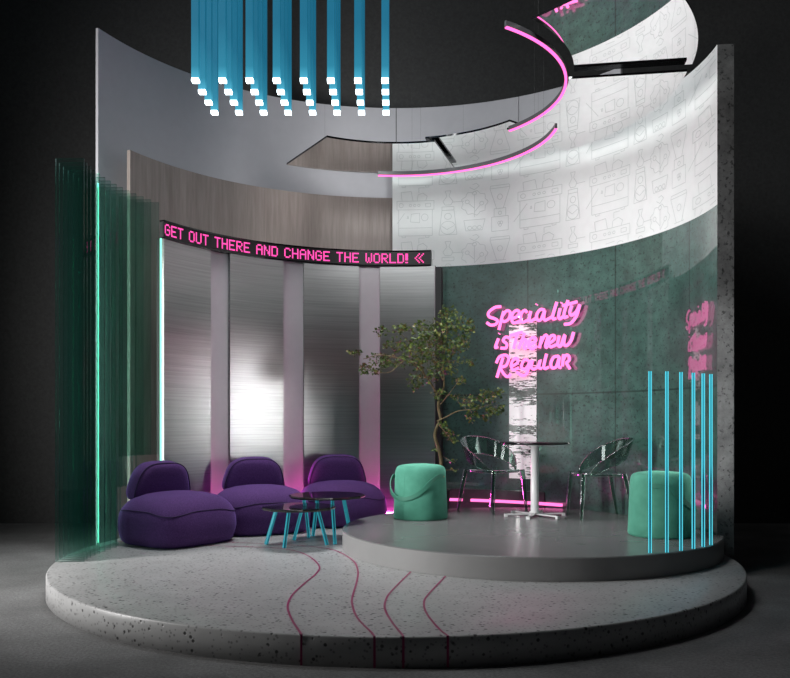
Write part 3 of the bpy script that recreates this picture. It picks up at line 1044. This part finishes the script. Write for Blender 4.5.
trunk_px = [(437, 492), (439, 478), (441, 465), (439.5, 452), (435, 437), (436.5, 428), (440.5, 419), (438.5, 409), (438.8, 398)]
B([(p[0], p[1]) for p in trunk_px], .021, .015)
tips = []
BR = [([(438.8, 399), (433, 387), (425, 375, 8.55), (413, 364, 8.5), (398, 358, 8.45), (380, 355, 8.4), (363, 359, 8.4)], .012, .003),
      ([(438.8, 398), (444, 385), (443, 365), (446, 340), (448, 310)], .012, .003),
      ([(437, 421), (446, 417, 8.55), (458, 411, 8.5), (474, 409, 8.45), (492, 404, 8.4)], .008, .002),
      ([(425, 375, 8.55), (415, 353, 8.6), (402, 335, 8.65), (392, 330, 8.7)], .007, .002),
      ([(443, 365), (455, 350, 8.7), (462, 335, 8.75)], .007, .002),
      ([(443, 380), (428, 350, 8.8), (420, 325, 8.85)], .007, .002),
      ([(444, 350), (436, 330, 8.5), (432, 318, 8.5)], .006, .002),
      ([(440, 405), (448, 395, 8.5), (458, 382, 8.45)], .005, .002),
      ([(438, 424), (446, 433, 8.5), (452, 441, 8.45)], .005, .002),
      ([(440, 455), (446, 458), (452, 462, 8.5)], .003, .0015), ([(440.5, 470), (447, 470, 8.55), (455, 470, 8.5)], .003, .0015),
      ([(404, 360, 8.47), (390, 372, 8.4), (376, 372, 8.4)], .005, .002), ([(420, 368), (412, 380, 8.5), (416, 388, 8.5)], .004, .002)]
for pts, r0, r1 in BR: B(pts, r0, r1)
mb.build('trunk', M['bark'], tree)
CL = [(448, 316, 10, 12, 70), (462, 325, 12, 12, 60), (440, 330, 14, 12, 90), (424, 330, 14, 10, 80), (402, 328, 10, 5, 45), (382, 331, 7, 5, 24), (470, 328, 6, 6, 22),
      (430, 345, 18, 12, 130), (450, 348, 18, 12, 120), (410, 345, 16, 9, 80), (395, 345, 12, 8, 50), (462, 342, 9, 9, 40), (470, 362, 7, 4, 16),
      (400, 360, 22, 8, 100), (380, 360, 12, 9, 60), (365, 368, 6, 6, 34), (376, 371, 7, 4, 24), (354, 352, 8, 3, 22), (425, 360, 18, 12, 100), (447, 366, 14, 10, 80),
      (416, 382, 8, 9, 44), (430, 376, 10, 8, 40), (458, 381, 8, 4, 26), (440, 394, 9, 6, 34), (455, 397, 5, 4, 16),
      (472, 402, 14, 8, 70), (489, 396, 12, 8, 60), (494, 410, 10, 6, 44), (472, 416, 8, 6, 30), (486, 418, 7, 5, 20), (500, 408, 5, 5, 16), (500, 391, 4, 3, 10),
      (447, 432, 6, 5, 30), (453, 439, 5, 5, 24), (445, 424, 5, 4, 14), (452, 461, 5, 2.5, 8), (455, 470, 5, 2, 7), (434, 449, 2, 2, 4)]
mb = MB(); rnd = random.Random(3)
for u, v, ru, rv, n in CL:
    for k in range(int(n * 1.6)):
        while True:
            a, b, c = rnd.uniform(-1, 1), rnd.uniform(-1, 1), rnd.uniform(-1, 1)
            if a * a + b * b + c * c < 1: break
        p = P(u + a * ru, v + b * rv, TD - .08 + c * min(.28, ru * .02)) - base
        L = rnd.uniform(.028, .047); Wd = L * .36
        ax = Vector((rnd.uniform(-1, 1), rnd.uniform(-1, 1), rnd.uniform(-.8, .5))).normalized()
        sd = ax.cross(Vector((rnd.uniform(-1, 1), rnd.uniform(-1, 1), rnd.uniform(-1, 1)))).normalized()
        nn = ax.cross(sd)
        mid = p + ax * L * .5
        mb.face([p, mid + sd * Wd + nn * L * .08, p + ax * L, mid - nn * L * .05], smooth=False)
        mb.face([p, mid - nn * L * .05, p + ax * L, mid - sd * Wd + nn * L * .08], smooth=False)
mb.build('foliage', M['leaf'], tree)


# ------------------------------------------------------------------ lights
def area(name, loc, target, size, energy, color=(1, 1, 1), sy_=None, spread=180):
    l = bpy.data.lights.new(name, 'AREA'); l.energy = energy; l.color = color
    l.shape = 'RECTANGLE'; l.size = size; l.size_y = sy_ or size; l.spread = R(spread)
    o = bpy.data.objects.new(name, l); col.objects.link(o); o.location = loc
    o.rotation_euler = (Vector(target) - Vector(loc)).to_track_quat('-Z', 'Y').to_euler()
    return o


area('key_light', (-5.25, -2.28, 1.95), (1.45, 2.2, 2.1), .75, 190, (1, .985, .97), 3.2, 110)
area('wall_fill', (-3.4, -3.9, 5.7), (1.8, 1.7, 3.7), 2.2, 27, (.98, 1, 1), 2.0, 62)  # added fill to brighten the white printed wall
area('centre_fill', (1.3, -4.2, 5.4), (.75, 2.6, 3.4), .9, 11, (.97, 1, 1), .9, 42)  # second added fill, lifts the back part of the white wall
area('upper_light', (-2.4, -2.6, 6.9), (2.3, 1.0, 3.9), 2.2, 24, (.98, 1, 1), 2.2, 70)
area('top_light', (-.6, .5, 7.6), (-.5, .6, 0), 2.4, 80, (.97, .99, 1), 2.4, 65)
area('side_light', (3.58, -.74, 1.45), (-1.5, 2.0, 1.4), .3, 3.6, (1, 1, 1), 1.6, 32)
area('backdrop_wash', (0, .8, 7.7), (0, 3.25, 4.3), 10, 6, (1, 1, 1), .6, 90)  # added wash that lifts the dark backdrop

wd_ = bpy.data.worlds.new('world'); sc.world = wd_; wd_.use_nodes = True
bg = wd_.node_tree.nodes.get('Background'); bg.inputs[0].default_value = (.5, .55, .6, 1); bg.inputs[1].default_value = .03

# ------------------------------------------------------------------ camera
cam = bpy.data.cameras.new('camera'); co = bpy.data.objects.new('camera', cam); col.objects.link(co)
co.location = (0, -DC, CZ); co.rotation_euler = (R(90), 0, 0)
cam.sensor_fit = 'HORIZONTAL'; cam.sensor_width = 36; cam.lens = F / 790 * 36
cam.shift_x = (395 - U0) / 790; cam.shift_y = (V0 - 339) / 790
cam.clip_end = 100
sc.camera = co
sc.view_settings.view_transform = 'Standard'
sc.view_settings.look = 'None'
sc.cycles.use_denoising = True
sc.cycles.max_bounces = 12
sc.cycles.transparent_max_bounces = 40
sc.cycles.sample_clamp_indirect = 4.0
